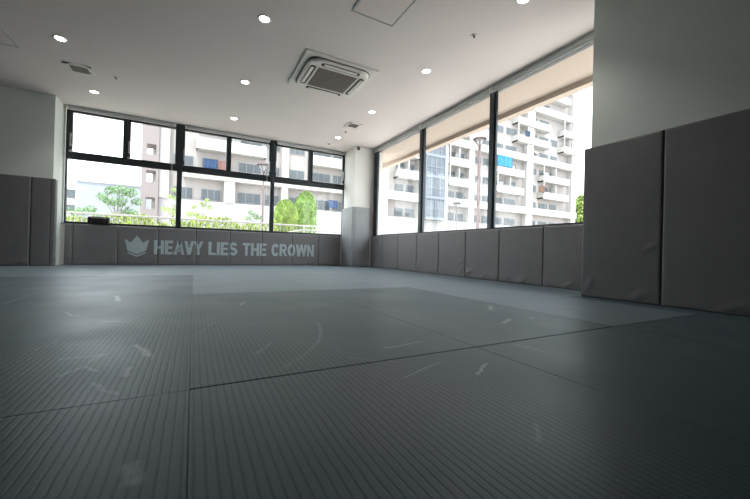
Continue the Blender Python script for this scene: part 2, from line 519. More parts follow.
# ================================================================== ROLLER BLINDS
def blind(axis, a0, a1, label, group, cord=True):
    """cassette with a slim rolled fabric tube and a pull cord; axis 0 runs along X by the back window, 1 along Y by the right window"""
    if axis == 0: t = empty('roller_blind', ((a0 + a1) / 2, 7.835, 2.80))
    else: t = empty('roller_blind', (3.768, (a0 + a1) / 2, 2.80), math.radians(-90))
    tag(t, label, 'blind', group)
    L = (a1 - a0) / 2 - 0.02
    prof = [(-0.035, 0.0), (-0.04, -0.012), (-0.04, -0.055), (-0.028, -0.062), (0.012, -0.06), (0.02, -0.045), (0.025, 0.0)] if axis == 0 else \
           [(-0.022, 0.0), (-0.024, -0.030), (-0.034, -0.036), (-0.036, -0.066), (-0.024, -0.080), (0.014, -0.080), (0.022, -0.07), (0.026, 0.0)]
    bm = nb()
    loft(bm, [[(-L, y, z) for y, z in prof], [(L, y, z) for y, z in prof]])
    obj('cassette', bm, M_BLIND, t)
    bm = nb()
    zb = min(v[1] for v in prof)
    cyl(bm, (-L + .02, -0.006, zb - 0.004), (L - .02, -0.006, zb - 0.004), 0.009, n=10)
    obj('bottom_bar', bm, M_PLASTIC, t)
    for s in (-1, 1):
        bm = nb()
        box(bm, s * L - .012, s * L + .012, min(v[0] for v in prof) - .003, 0.02, zb - .006, -0.001, 0.004, 1)
        obj('end_cap', bm, M_PLASTIC, t)
    if cord:
        bm = nb()
        cyl(bm, (L - .03, -0.035, zb), (L - .03, -0.040, -1.35 if axis == 0 else -1.5), 0.0022, n=6)
        cyl(bm, (L - .045, -0.035, zb), (L - .045, -0.040, -1.35 if axis == 0 else -1.5), 0.0022, n=6)
        obj('pull_cord', bm, M_CORD, t)
G = 'rolled up blinds over the windows'
blind(0, -2.03, -0.36, 'slim rolled blind over the left bay of the back window', G)
blind(0, -0.21, 1.455, 'slim rolled blind over the middle bay of the back window', G)
blind(0, 1.60, 3.265, 'slim rolled blind over the right bay of the back window', G, False)
blind(1, 5.315, 7.22, 'grey rolled blind over the side window pane nearest the padded corner column', G, False)
blind(1, 3.575, 5.315, 'grey rolled blind over the middle pane of the side window', G, False)
blind(1, 1.90, 3.575, 'grey rolled blind over the side window pane nearest the tall wall pads', G, False)

# ================================================================== FLOOR MATS
def mat_piece(x0, x1, y0, y1, mat, label, gap_front=0.0004):
    bm = nb()
    cx, cy = (x0 + x1) / 2, (y0 + y1) / 2
    box(bm, x0 + .0006 - cx, x1 - .0006 - cx, y0 + gap_front - cy, y1 - .0004 - cy, 0.0, 0.04, 0.0012, 2)
    o = obj('floor_mat', bm, mat, None, loc=(cx, cy, -0.04))
    tag(o, label, 'mat', 'ribbed grey training mats covering the floor')
P_ = 1.01
rows = [(-1.01, 1.01), (1.01, 3.03), (3.03, 5.05), (5.05, 7.07), (7.07, 7.80)]
row_name = ['nearest row', 'second row', 'third row', 'fourth row', 'far row before the back pads']
col_name = {-3: 'third left of the centre seam', -2: 'second left of the centre seam', -1: 'just left of the centre seam',
            0: 'just right of the centre seam', 1: 'second right of the centre seam', 2: 'third right of the centre seam',
            3: 'last one at right'}
vis = {0: (-1, 0, 1, 2, 3), 1: (-2, -1, 0, 1, 2, 3), 2: (-3, -2, -1, 0, 1, 2, 3), 3: (-3, -2, -1, 0, 1, 2, 3), 4: (-3, -2, -1, 0, 1, 2, 3)}
for r, (ya, yb) in enumerate(rows):
    for c in range(-3, 4):
        if c not in vis[r]: continue
        xa, xb = c * P_, (c + 1) * P_
        if c == 3: xb = 3.72 if r > 0 else 3.285
        if c == -3 and r == 4: xa = -2.9
        yb2, ya2 = yb, ya
        if c == -3 and r == 4: yb2 = 7.40
        if c == 3 and r == 4: yb2 = 7.22
        smooth = (c >= 2) or (c >= 0 and r >= 2) or (r >= 3)
        if r == 0: smooth = False
        if r == 1 and c == 3:
            # stops at the thick wall near the camera: two pieces of one mat would be wrong, so it starts past the wall end
            ya2 = 1.90
            mat_piece(xa, 3.285, 1.01, 1.899, M_MAT_B, 'slim dark mat strip at the foot of the tall grey wall pads')
        if c == 2 and r == 4: yb2 = 7.80
        mat_piece(xa, xb, ya2, yb2, M_MAT_A if smooth else M_MAT_B, 'grey mat, ' + row_name[r] + ', ' + col_name[c],
                  0.006 if (r == 1 and c >= 0) else 0.0004)

# ================================================================== WALL PADS
def pad_depth(u, v, W, Ht, T, wr):
    """height of the pad's front above its back, rounded towards its borders, with pulled folds"""
    r = 0.014
    d = min(u, W - u, v, Ht - v)
    h = T
    if d < r:
        k = 1 - max(d, 0) / r
        h -= r * (1 - math.sqrt(max(0.0, 1 - k * k)))
    bulge = 0.0035 * min(1.0, max(0.0, min(u, W - u) / (0.35 * W))) * min(1.0, max(0.0, min(v, Ht - v) / (0.35 * Ht)))
    h += bulge
    for (fu, fv, ang, ln, wd, am) in wr:
        du, dv = u - fu, v - fv
        a = du * math.cos(ang) + dv * math.sin(ang)
        b = -du * math.sin(ang) + dv * math.cos(ang)
        fade = min(1.0, max(0.0, min(u, W - u, v, Ht - v) / 0.02))
        h += am * math.exp(-(a / ln) ** 2) * math.exp(-(b / wd) ** 2) * fade
    return h

def cuts(L, r, step):
    c = [0, r * .12, r * .35, r * .65, r]
    n = max(2, int((L - 2 * r) / step))
    c += [r + (L - 2 * r) * i / n for i in range(1, n)]
    c += [L - r, L - r * .65, L - r * .35, L - r * .12, L]
    return c

def pad_mesh(W, Ht, T, wr, step=0.02):
    bm = nb()
    us, vs2 = cuts(W, .014, step), cuts(Ht, .014, step)
    g = [[bm.verts.new((u, -pad_depth(u, v, W, Ht, T, wr), v)) for v in vs2] for u in us]
    nu, nv = len(us), len(vs2)
    for i in range(nu - 1):
        for j in range(nv - 1):
            bm.faces.new((g[i][j], g[i + 1][j], g[i + 1][j + 1], g[i][j + 1]))
    border = [g[i][0] for i in range(nu)] + [g[nu - 1][j] for j in range(1, nv)] + [g[i][nv - 1] for i in range(nu - 2, -1, -1)] + [g[0][j] for j in range(nv - 2, 0, -1)]
    back = [bm.verts.new((b.co.x, 0, b.co.z)) for b in border]
    for i in range(len(border)):
        j = (i + 1) % len(border)
        bm.faces.new((border[j], border[i], back[i], back[j]))
    bm.faces.new(back)
    return bm

rnd = random.Random(5)
def wrinkles(W, Ht, n, strong=False):
    w = []
    for k in range(n):
        s = rnd.choice((0.12, 0.88)) if rnd.random() < .6 else rnd.random()
        w.append((s * W, rnd.uniform(0.03, 0.12) if rnd.random() < .75 else rnd.uniform(.12, .4) * Ht, rnd.uniform(.4, 1.2) * rnd.choice((1, -1)) if s < .5 else rnd.uniform(.3, 1.1),
                  rnd.uniform(.04, .11), rnd.uniform(.010, .02), rnd.uniform(.004, .009) * (1.3 if strong else 1)))
    return w

def wall_pad(x, y, rz, W, Ht, T, label, group, z=0.0, wr=None, mat=None):
    """local: u along +x, front towards -y; origin at the lower left back corner"""
    t = empty('wall_pad', (x, y, z), rz)
    tag(t, label, 'wall pad', group)
    wr = wrinkles(W, Ht, 6) if wr is None else wr
    o = obj('cushion', pad_mesh(W - .004, Ht, T, wr), mat or M_VINYL, t, smooth=True)
    try:
        o.data.set_sharp_from_angle(angle=math.radians(50))
    except Exception: pass
    # stitched piping along the top edge
    bm = nb(); box(bm, 0.012, W - .016, -T * .55, -T * .35, Ht - .001, Ht + .003, 0.001, 1)
    obj('seam_piping', bm, M_VINYL_SIDE, t)
    return t, wr

# --- back low pads
TP = 0.055
YB = 7.865
back_seams = [-2.0, -1.888, -1.247, -0.612, 0.042, 0.680, 1.332, 1.997, 2.632, 3.195]
GB = 'low grey pads under the back window'
blabels = ['narrow low grey pad strip in the far left corner under the back window',
           'blank low grey pad under the black box on the sill',
           'low grey pad printed with the pale crown',
           'low grey pad printed with most of the first word HEAVY',
           'low grey pad printed with the end of HEAVY and start of LIES',
           'low grey pad printed with the end of LIES and start of THE',
           'low grey pad printed with the end of THE and start of CROWN',
           'low grey pad printed with the last letters of CROWN',
           'blank low grey pad between the slogan and the corner column']
bpads = []
for i in range(len(back_seams) - 1):
    a, b = back_seams[i], back_seams[i + 1]
    t, wr = wall_pad(a + .002, YB, 0, b - a, 0.718, TP, blabels[i], GB)
    bpads.append((t, a + .002, b - a - .004, wr))

# --- lettering
def stroke(pts, w):
    """list of quads along a polyline, mitred"""
    n = len(pts); L, R = [], []
    for i, p in enumerate(pts):
        if i == 0: d = Vector(pts[1]) - Vector(p)
        elif i == n - 1: d = Vector(p) - Vector(pts[-2])
        else: d = (Vector(pts[i + 1]) - Vector(p)).normalized() + (Vector(p) - Vector(pts[i - 1])).normalized()
        d.normalize(); nrm = Vector((-d.y, d.x))
        L.append(Vector(p) + nrm * w / 2); R.append(Vector(p) - nrm * w / 2)
    return [[L[i], R[i], R[i + 1], L[i + 1]] for i in range(n - 1)]
def arc(cx, cy, rx, ry, a0, a1, n=10):
    return [(cx + rx * math.cos(math.radians(a0 + (a1 - a0) * i / n)), cy + ry * math.sin(math.radians(a0 + (a1 - a0) * i / n))) for i in range(n + 1)]
def q(*p): return [[Vector(v) for v in p]]
S = 0.245    # stem
B = 0.19     # bar
def rect(x0, x1, y0, y1): return q((x0, y0), (x1, y0), (x1, y1), (x0, y1))
GLY = {
 'H': (0.76, rect(0, S, 0, 1) + rect(.76 - S, .76, 0, 1) + rect(S, .76 - S, .40, .60)),
 'E': (0.64, rect(0, S, 0, 1) + rect(S, .64, 0, B) + rect(S, .59, .41, .59) + rect(S, .63, 1 - B, 1)),
 'A': (0.84, q((0, 0), (.25, 0), (.545, 1), (.29, 1)) + q((.59, 0), (.84, 0), (.55, 1), (.295, 1)) + rect(.22, .62, .18, .36)),
 'V': (0.80, q((0, 1), (.25, 1), (.52, 0), (.27, 0)) + q((.55, 1), (.80, 1), (.53, 0), (.28, 0))),
 'Y': (0.80, q((0, 1), (.26, 1), (.52, .45), (.28, .38)) + q((.54, 1), (.80, 1), (.52, .38), (.28, .45)) + rect(.278, .522, 0, .44)),
 'L': (0.60, rect(0, S, 0, 1) + rect(S, .60, 0, B)),
 'I': (S, rect(0, S, 0, 1)),
 'T': (0.70, rect(0, .70, 1 - B, 1) + rect(.35 - S / 2, .35 + S / 2, 0, 1 - B)),
 'N': (0.76, rect(0, .225, 0, 1) + rect(.535, .76, 0, 1) + q((.225, 1), (.225, .62), (.535, 0), (.535, .38))),
 'W': (1.16, q((0, 1), (.24, 1), (.41, 0), (.18, 0)) + q((.18, 0), (.41, 0), (.69, 1), (.47, 1)) + q((.47, 1), (.69, 1), (.98, 0), (.75, 0)) + q((.75, 0), (.98, 0), (1.16, 1), (.92, 1))),
 'O': (0.82, stroke(arc(.41, .5, .29, .40, 0, 360, 28), .235)),
 'C': (0.78, stroke(arc(.41, .5, .29, .40, 36, 324, 24), .235)),
 'R': (0.78, rect(0, S, 0, 1) + rect(S, .44, 1 - B, 1) + rect(S, .44, .39, .39 + B) + stroke(arc(.44, .695, .20, .21, 90, -90, 12), .19) + q((.28, .42), (.52, .44), (.78, 0), (.53, 0))),
 'S': (0.72, stroke(arc(.36, .705, .235, .195, 20, 180, 10) + arc(.36, .705, .235, .195, 200, 262, 5)[0:] + arc(.36, .295, .245, .195, 80, 20, 4) + arc(.36, .295, .245, .195, 0, -160, 10), .215)),
}
def word_polys(word, x0, x1, z0, z1):
    gap = 0.065
    tot = sum(GLY[c][0] for c in word) + gap * (len(word) - 1)
    if 'A' in word and 'V' in word: tot -= 0.10 * 2
    s = (x1 - x0) / tot; hz = z1 - z0
    out = []; cx = 0.0
    for i, c in enumerate(word):
        w, polys = GLY[c]
        out.append((c, [[(x0 + (cx + v[0]) * s, z0 + v[1] * hz) for v in p] for p in polys]))
        cx += w + gap
        if i + 1 < len(word) and word[i:i + 2] in ('AV', 'VY'): cx -= 0.10
    return out
POLY = []
for wd, a, b in (('HEAVY', -.675, .172), ('LIES', .270, .830), ('THE', .930, 1.430), ('CROWN', 1.535, 2.515)):
    POLY += word_polys(wd, a, b, .205, .478)
c0 = -0.947
crown = [[(c0 - .19, .485), (c0 - .095, .418), (c0, .555), (c0 + .095, .418), (c0 + .19, .485), (c0 + .148, .273), (c0, .200), (c0 - .148, .273)]]
crown += [[(c0 - .146, .246), (c0, .180), (c0 + .146, .246), (c0 + .140, .222), (c0, .150), (c0 - .140, .222)]]
GL_ = POLY + [('crown', crown[:1]), ('chevron', crown[1:])]
for (t, px, W, wr), (ch, polys) in [(a_, b_) for a_ in bpads for b_ in GL_]:
    bm = nb()
    for k, p in enumerate(polys):
        if max(v[0] for v in p) < px or min(v[0] for v in p) > px + W: continue
        bm.faces.new([bm.verts.new((v[0] - px, 0, v[1])) for v in p])
    if not bm.faces: bm.free(); continue
    bmesh.ops.triangulate(bm, faces=[f for f in bm.faces if len(f.verts) > 4])
    def bis(co, no, clear_out=False):
        bmesh.ops.bisect_plane(bm, geom=bm.verts[:] + bm.edges[:] + bm.faces[:], plane_co=co, plane_no=no, clear_outer=clear_out)
    bis((0.002, 0, 0), (-1, 0, 0), True)
    bis((W - .002, 0, 0), (1, 0, 0), True)
    for u in [.003, .006, .010, .014, W - .014, W - .010, W - .006, W - .003] + [W * i / 16 for i in range(1, 16)]:
        bis((u, 0, 0), (1, 0, 0))
    for v in [.16 + .02 * i for i in range(20)]:
        bis((0, 0, v), (0, 0, 1))
    for v in bm.verts:
        v.co.y = -pad_depth(v.co.x, v.co.z, W, .718, TP, wr) - 0.003
    if bm.faces:
        for f in bm.faces:
            f.normal_update()
            if f.normal.y > 0: f.normal_flip()
        me = bpy.data.meshes.new('print'); bm.to_mesh(me); bm.free()
        me.materials.append(M_PRINT)
        po = bpy.data.objects.new({'crown': 'printed_crown', 'chevron': 'printed_chevron'}.get(ch, 'printed_letter'), me)
        link(po, t)
        po['label'] = 'pale blue-grey printed ' + (ch if len(ch) > 1 else 'letter ' + ch)
    else: bm.free()

# --- right low pads (front face towards -X)
GR = 'low grey pads under the side window'
rs = [7.165, 6.60, 5.965, 5.295, 4.642, 3.985, 3.331, 2.663, 2.01]
rl = ['low grey side pad touching the corner column', 'second low grey side pad from the corner column', 'third low grey side pad from the corner column',
      'low grey side pad just past the far window post', 'low grey side pad in the middle of the row under the side window',
      'low grey side pad under the near window post', 'second low grey side pad from the tall wall pads', 'low grey side pad half hidden by the tall wall pad']
XW = 3.758
for i in range(len(rs) - 1):
    wall_pad(XW, rs[i] - .002, math.radians(-90), rs[i] - rs[i + 1], 0.72, TP, rl[i], GR, wr=wrinkles(.65, .72, 5, True))

# --- tall pads on the near right wall
GT = 'tall grey pads on the near right wall'
for i, (a, b, lb) in enumerate(((1.925, 1.302, 'tall grey wall pad nearest the side window'), (1.300, 0.62, 'tall grey wall pad cut off by the right edge of the photo'))):
    w2 = [(0.40, .05, .5, .08, .014, .010), (.48, .035, 2.6, .05, .012, .009), (.33, .03, -.3, .06, .01, -.006), (.18, .02, .2, .1, .01, .003)] if i else wrinkles(.62, 1.39, 4)
    wall_pad(3.295, a, math.radians(-90), a - b, 1.39, TP, lb, GT, wr=w2)
wall_pad(3.72, 1.892, math.radians(180), 0.42, 1.375, 0.052, 'tall grey pad wrapped on the end of the near wall, edge showing', GT)

# --- tall pads on the left wall
GL = 'tall grey pads on the left wall'
wall_pad(-2.965, 7.418, 0, 0.66, 1.42, TP, 'tall grey pad cut off by the left edge of the photo', GL)
wall_pad(-2.303, 7.418, 0, 0.243, 1.42, TP, 'narrow tall grey pad beside the left wall corner', GL)
wall_pad(-2.058, 7.36, math.radians(90), 0.10, 1.415, 0.05, 'slim grey corner pad on the end of the left wall', GL)

# --- tall pads on the corner column
GC = 'tall grey pads round the corner column'
wall_pad(3.268, 7.80, math.radians(-90), 0.63, 1.385, 0.06, 'light grey tall pad on the left face of the corner column', GC, wr=[], mat=M_VINYL_PALE)
wall_pad(3.268 + .0, 7.228, 0, 0.40, 1.39, 0.055, 'light grey tall pad on the front face of the corner column', GC, wr=[], mat=M_VINYL_PALE)

# ================================================================== CEILING FITTINGS
M_LENS = principled('lamp_lens', (0.9, 0.9, 0.9), 0.4, emit=(1.0, 0.97, 0.92), estr=14.0)
def downlight(x, y, label):
    t = empty('downlight', (x, y, H)); tag(t, label, 'ceiling light', 'round downlights in the ceiling')
    bm = nb(); lathe(bm, [(0.050, -0.0), (0.050, -0.004), (0.054, -0.007), (0.066, -0.006), (0.070, 0.0)], 36)
    obj('trim_ring', bm, M_PLASTIC, t, smooth=True)
    bm = nb(); lathe(bm, [(0.0, -0.0035), (0.030, -0.0035), (0.0495, -0.002), (0.0495, 0.0)], 36)
    obj('lens', bm, M_LENS, t, smooth=True)
    l = bpy.data.lights.new('downlight_lamp', 'SPOT'); l.energy = DOWNLIGHT_W * 4; l.spot_size = math.radians(110); l.spot_blend = 0.7
    l.shadow_soft_size = 0.05; l.color = (1.0, 0.95, 0.88)
    lo = bpy.data.objects.new('downlight_lamp', l); link(lo, t); lo.location = (0, 0, -0.02)
DL = [(-1.457, 6.92, 'round downlight nearest the back window at left'), (0.608, 6.92, 'round downlight nearest the back window at centre'),
      (2.688, 6.87, 'small round downlight in the far right corner by the dark camera'), (-1.457, 5.34, 'round downlight left of the square ceiling vent'),
      (0.605, 5.315, 'round downlight just left of the air conditioner'), (2.69, 5.29, 'round downlight between the air conditioner and the side window'),
      (0.603, 3.75, 'round downlight at the top of the photo left of the air conditioner'), (2.688, 3.72, 'round downlight right of the air conditioner'),
      (2.705, 2.21, 'round downlight cut off by the top edge of the photo')]
for x, y, lb in DL: downlight(x, y, lb)

# air conditioner cassette
t = empty('ceiling_air_conditioner', (1.652, 4.52, H)); tag(t, 'square white ceiling air conditioner with brown slatted grille', 'air conditioner')
bm = nb()
loft(bm, [[(x, y, z) for x, y in rrect(h * .5, h * .485, .012, 3)] for h, z in ((1.0, 0.0), (1.0, -0.012), (0.985, -0.018))])
obj('ceiling_panel', bm, M_PLASTIC, t)
bm = nb()
loft(bm, [[(x, y, z) for x, y in rrect(h, h * .97, .14, 8)] for h, z in ((.425, -0.018), (.425, -0.038), (.42, -0.05), (.405, -0.058))])
obj('body', bm, M_PLASTIC, t, smooth=False)
bm = nb()
loft(bm, [[(x, y, z) for x, y in rrect(h, h * .97, .145, 8)] for h, z in ((.436, -0.0185), (.436, -0.028))])
obj('shadow_gap', bm, M_GRILLE, t)
# grille with slats
bm = nb(); box(bm, -.275, .275, -.265, .265, -0.061, -0.057)
gr = obj('intake_grille', bm, M_GRILLE, t)
for k in range(14):
    bm = nb(); y0 = -.255 + k * .0385
    box(bm, -.268, .268, y0 - .008, y0 + .008, -0.068, -0.061, 0.002, 1)
    s = obj('slat', bm, M_PLASTIC2, gr)
bm = nb()
for (a, b, c, d) in ((-.30, .30, -.29, -.265), (-.30, .30, .265, .29), (-.30, -.275, -.265, .265), (.275, .30, -.265, .265)):
    box(bm, a, b, c, d, -0.066, -0.056, 0.003, 1)
obj('grille_frame', bm, M_PLASTIC, t)
for k in range(4):
    a = k * math.pi / 2
    rot = Matrix.Rotation(a, 4, 'Z')
    bm = nb(); loft(bm, [[(x, y - .345, z) for x, y in rrect(.27, .037, .036, 6)] for z in (-.045, -.0600, -.0612)]); bm.transform(rot)
    s = obj('air_outlet', bm, M_BLACK, t)
    bm = nb()
    loft(bm, [[(x, y - .352, z) for x, y in rrect(w, d, .019, 4)] for w, d, z in ((.235, .022, -0.060), (.235, .022, -0.066), (.228, .019, -0.070))]); bm.transform(rot)
    obj('louvre', bm, M_PLASTIC, s)

def vent(x, y, hs, label):
    t = empty('ceiling_vent', (x, y, H)); tag(t, label, 'vent', 'square air vents in the ceiling')
    bm = nb()
    for a in range(4):
        b2 = nb(); box(b2, -hs, hs, -hs, -hs + .05, -0.008, 0.0, 0.002, 1); b2.transform(Matrix.Rotation(a * math.pi / 2, 4, 'Z'))
        me = bpy.data.meshes.new('x'); b2.to_mesh(me); b2.free(); bm.from_mesh(me); bpy.data.meshes.remove(me)
    obj('frame', bm, M_PLASTIC, t)
    bm = nb(); box(bm, -hs + .05, hs - .05, -hs + .05, hs - .05, -0.003, -0.001)
    obj('backing', bm, M_BLACK, t)
    n = 9; st = (2 * hs - .1) / n
    bm = nb()
    for i in range(n):
        c = -hs + .05 + (i + .5) * st
        box(bm, -hs + .05, hs - .05, c - .003, c + .003, -0.009, -0.003)
        box(bm, c - .003, c + .003, -hs + .05, hs - .05, -0.008, -0.003)
    obj('grille', bm, M_PLASTIC2, t)
vent(-1.455, 6.135, .15, 'square ceiling vent at left with a dark grille')
vent(2.675, 6.05, .14, 'small square ceiling vent near the far right corner')

def hatch(x0, x1, y0, y1, label):
    cx, cy = (x0 + x1) / 2, (y0 + y1) / 2
    t = empty('ceiling_access_hatch', (cx, cy, H)); tag(t, label, 'access hatch', 'square access hatches in the ceiling')
    hx, hy = (x1 - x0) / 2, (y1 - y0) / 2
    bm = nb()
    for (a, b, c, d) in ((-hx, hx, -hy, -hy + .014), (-hx, hx, hy - .014, hy), (-hx, -hx + .014, -hy + .014, hy - .014), (hx - .014, hx, -hy + .014, hy - .014)):
        box(bm, a, b, c, d, -0.007, 0.0, 0.0015, 1)
    obj('frame', bm, M_BLIND, t)
    bm = nb(); box(bm, -hx + .014, hx - .014, -hy + .014, hy - .014, -0.0005, 0.0005)
    obj('shadow_gap', bm, M_GRILLE, t)
    bm = nb(); box(bm, -hx + .018, hx - .018, -hy + .018, hy - .018, -0.004, -0.0005, 0.001, 1)
    obj('door', bm, M_CEIL, t)
hatch(1.350, 1.835, 2.70, 3.175, 'square ceiling hatch near the camera at the top of the photo')
hatch(-2.46, -1.98, 5.38, 5.86, 'square ceiling hatch cut off by the left edge of the photo')

def detector(x, y, r, label, name='ceiling_sprinkler', cat='sprinkler'):
    t = empty(name, (x, y, H)); tag(t, label, cat, 'small round ceiling sprinklers')
    bm = nb(); lathe(bm, [(r, 0), (r, -.004), (r * .75, -.010), (r * .35, -.012), (0, -.012)], 24)
    obj('base_plate', bm, M_PLASTIC, t, smooth=True)
    bm = nb(); lathe(bm, [(r * .38, -.010), (r * .34, -.026), (r * .15, -.034), (0, -.034)], 16)
    obj('head', bm, M_PLASTIC2, t, smooth=True)
detector(-1.053, 6.14, .032, 'small round ceiling sprinkler beside the left square vent')
detector(2.667, 7.37, .045, 'small round ceiling sprinkler close to the back window')
detector(2.69, 6.45, .028, 'tiny round ceiling sprinkler between the small vent and the corner downlight')
detector(2.694, 2.84, .032, 'small round ceiling sprinkler near the side window blind')

# dark security camera by the column
t = empty('security_camera', (3.30, 7.13, H)); tag(t, 'small black security camera hanging from the ceiling by the corner column', 'camera')
bm = nb(); lathe(bm, [(.028, 0), (.028, -.01), (.012, -.016), (.010, -.03)], 20); obj('mount', bm, M_PLASTIC, t, smooth=True)
bm = nb(); lathe(bm, [(0, -.025), (.02, -.03), (.034, -.045), (.040, -.066), (.036, -.09), (.022, -.108), (0, -.115)], 24); obj('head', bm, M_BLACK, t, smooth=True)
bm = nb(); cyl(bm, (-.018, -.030, -.078), (-.022, -.042, -.080), .013, n=16); obj('lens', bm, M_CHROME, t)

# black box on the sill
t = empty('portable_speaker', (-1.535, 7.84, 0.735)); tag(t, 'black rounded box lying on the sill at the left of the back window', 'speaker')
bm = nb(); loft(bm, [[(x, y, z) for x, y in [(u, w) for u, w in rrect(.158 - ins * .6, .05 - ins * .5, .025, 5)]] for ins, z in ((.02, 0.0), (.004, .008), (0, .03), (0, .085), (.006, .115), (.022, .130))])
obj('housing', bm, M_BLACK, t, smooth=True)
bm = nb(); box(bm, -.105, .112, -.0505, -.044, .100, .116, 0.002, 1); bm2 = bm
box(bm, -.105, .112, -.040, .030, .1295, .1335, 0.0015, 1)
obj('top_strip', bm, M_HANDLE, t)
for s in (-1, 1):
    bm = nb(); cyl(bm, (s * .085, -.047, .048), (s * .085, -.052, .048), .034, n=24); obj('speaker_cone', bm, principled('speaker_mesh', (.02, .02, .021), .7, noise=.1), t)

# ================================================================== OUTSIDE
M_FACADE = principled('facade_paint', (0.33, 0.322, 0.312), 0.8, noise=0.03, nscale=.4)  # outdoor colours darkened in place of a lower outdoor exposure; soffit, foliage, rails too
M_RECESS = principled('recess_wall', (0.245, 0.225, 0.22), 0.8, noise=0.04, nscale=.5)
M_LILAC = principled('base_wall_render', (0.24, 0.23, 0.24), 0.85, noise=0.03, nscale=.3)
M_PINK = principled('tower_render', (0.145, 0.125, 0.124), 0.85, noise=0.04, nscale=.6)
M_WIN = principled('facade_window_glass', (0.065, 0.074, 0.085), 0.3, spec=0.3, noise=0.2, nscale=.7)
M_WFR = principled('facade_window_frame', (0.20, 0.20, 0.205), 0.5, noise=.03)
M_STAIR = principled('stair_glass', (0.085, 0.098, 0.115), 0.4, spec=0.2, noise=0.18, nscale=.5)
M_STAIRF = principled('stair_frame', (0.13, 0.15, 0.18), 0.5, noise=.05)

def part(name, boxes, mat, parent, origin):
    bm = nb()
    for b in boxes: box(bm, b[0] - origin[0], b[1] - origin[0], b[2] - origin[1], b[3] - origin[1], b[4] - origin[2], b[5] - origin[2])
    return obj(name, bm, mat, parent)

BO = (28.0, 38.0, -0.3)
bd = empty('apartment_building', BO); tag(bd, 'long white apartment block with rows of balconies, seen through both windows', 'building')
Z0, DZ = 7.0, 2.82
NR = 12
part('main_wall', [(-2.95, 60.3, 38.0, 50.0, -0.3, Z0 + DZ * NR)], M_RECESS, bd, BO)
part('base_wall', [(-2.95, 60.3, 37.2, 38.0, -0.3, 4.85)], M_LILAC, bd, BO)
part('flat_roof', [(-3.1, 60.5, 36.9, 50.2, Z0 + DZ * NR, Z0 + DZ * NR + .5)], M_FACADE, bd, BO)
# continuous corridor bands
for k in (0, 3, 6, 9):
    z = Z0 + DZ * k
    segs = [(-1.0 if k == 0 else -2.5, 26.6), (30.2, 60.3)]
    for a, b in segs:
        f = part('corridor_parapet', [(a, b, 36.9, 37.05, z, z + 1.05)], M_FACADE, bd, BO)
        part('floor_slab', [(a, b, 37.05, 38.0, z, z + .22)], M_FACADE, f, BO)
# flush wall panels, a paler skin in front of the recess wall between the balcony blocks
blocks = [(0.0, 6.5), (11.4, 19.5), (22.7, 26.0), (31.0, 34.7), (40.3, 46.2), (51.0, 57.8)]
piers = [(-2.95, -2.2), (2.55, 3.55), (8.2, 8.9), (15.6, 16.4), (20.2, 21.4), (26.1, 26.8), (30.0, 31.0), (34.9, 35.9), (47.2, 48.7), (59.0, 60.3)]
for a, b in piers:
    ztop = Z0 + DZ * NR if a > 4 or a < 0 else Z0
    part('pier', [(a, b, 37.1, 38.0, 4.85, ztop)], M_FACADE, bd, BO)
for (a, b) in blocks:
    for k in range(1, NR):
        if k % 3 == 0: continue
        z = Z0 + DZ * k
        if z > 13 + .30 * a and a < 20: continue
        # upper right blocks sit at the very end of the facade
        aa, bb = a, b
        if a > 50 and k in (4, 5): aa, bb = 56.2, 60.2
        if a > 40 and a < 50 and k in (4, 5): aa, bb = 44.6, 52.6
        f = part('balcony', [(aa, bb, 36.75, 36.88, z, z + 1.08), (aa, aa + .12, 36.88, 38.0, z, z + 1.08), (bb - .12, bb, 36.88, 38.0, z, z + 1.08), (aa, bb, 36.88, 38.0, z, z + .2)], M_FACADE, bd, BO)
        part('divider', [((aa + bb) / 2 - .05, (aa + bb) / 2 + .05, 36.88, 37.9, z + .2, z + 2.6)], M_FACADE, f, BO)
        part('end_post', [(aa, aa + .12, 36.75, 36.88, z + 1.08, z + DZ)], M_FACADE, f, BO)
# windows: visible rows only, at most a hundred
wcount = 0
def bwin(x0, x1, z0, z1, y=37.98, n=2):
    global wcount
    wcount += 1
    f = part('window', [(x0, x1, y - .06, y, z0, z1)], M_WFR, bd, BO)
    w = (x1 - x0 - .06 * (n + 1)) / n
    part('pane', [(x0 + .06 + i * (w + .06), x0 + .06 + i * (w + .06) + w, y - .09, y - .05, z0 + .07, z1 - .07) for i in range(n)], M_WIN, f, BO)
rw = random.Random(3)
bays = [(-1.9, -.2), (0.5, 2.3), (3.9, 6.2), (6.6, 8.1), (9.2, 10.9), (11.8, 14.0), (14.3, 15.5), (17.0, 19.2), (22.9, 24.2), (24.6, 25.9),
        (31.4, 32.9), (33.2, 34.6), (36.3, 38.0), (38.4, 39.9), (40.8, 42.6), (43.2, 45.6), (49.0, 50.6), (51.4, 53.6), (54.2, 56.0), (56.6, 58.6)]
for a, b in bays:
    for k in range(-1, 9):
        z = Z0 + DZ * k
        if z > 7.2 + .33 * max(a, 0) + 2.0: continue
        if k == -1: bwin(a, b, 5.0, 6.15, n=3)
        elif wcount < 97:
            bwin(a, b, z + 1.15, z + 2.25, n=rw.choice((2, 2, 3)))
# stairwell glass bay
st = part('stairwell', [(26.85, 30.0, 36.6, 38.0, 4.75, Z0 + DZ * NR)], M_STAIR, bd, BO)
bars = [(26.85 + i * .79 - .04, 26.85 + i * .79 + .04, 36.52, 36.6, 4.75, 30) for i in range(5)]
bars += [(26.85, 30.0, 36.53, 36.6, 4.75 + j * 1.41, 4.75 + j * 1.41 + (.35 if j % 2 == 0 else .1)) for j in range(12)]
part('mullions', bars, M_STAIRF, st, BO)
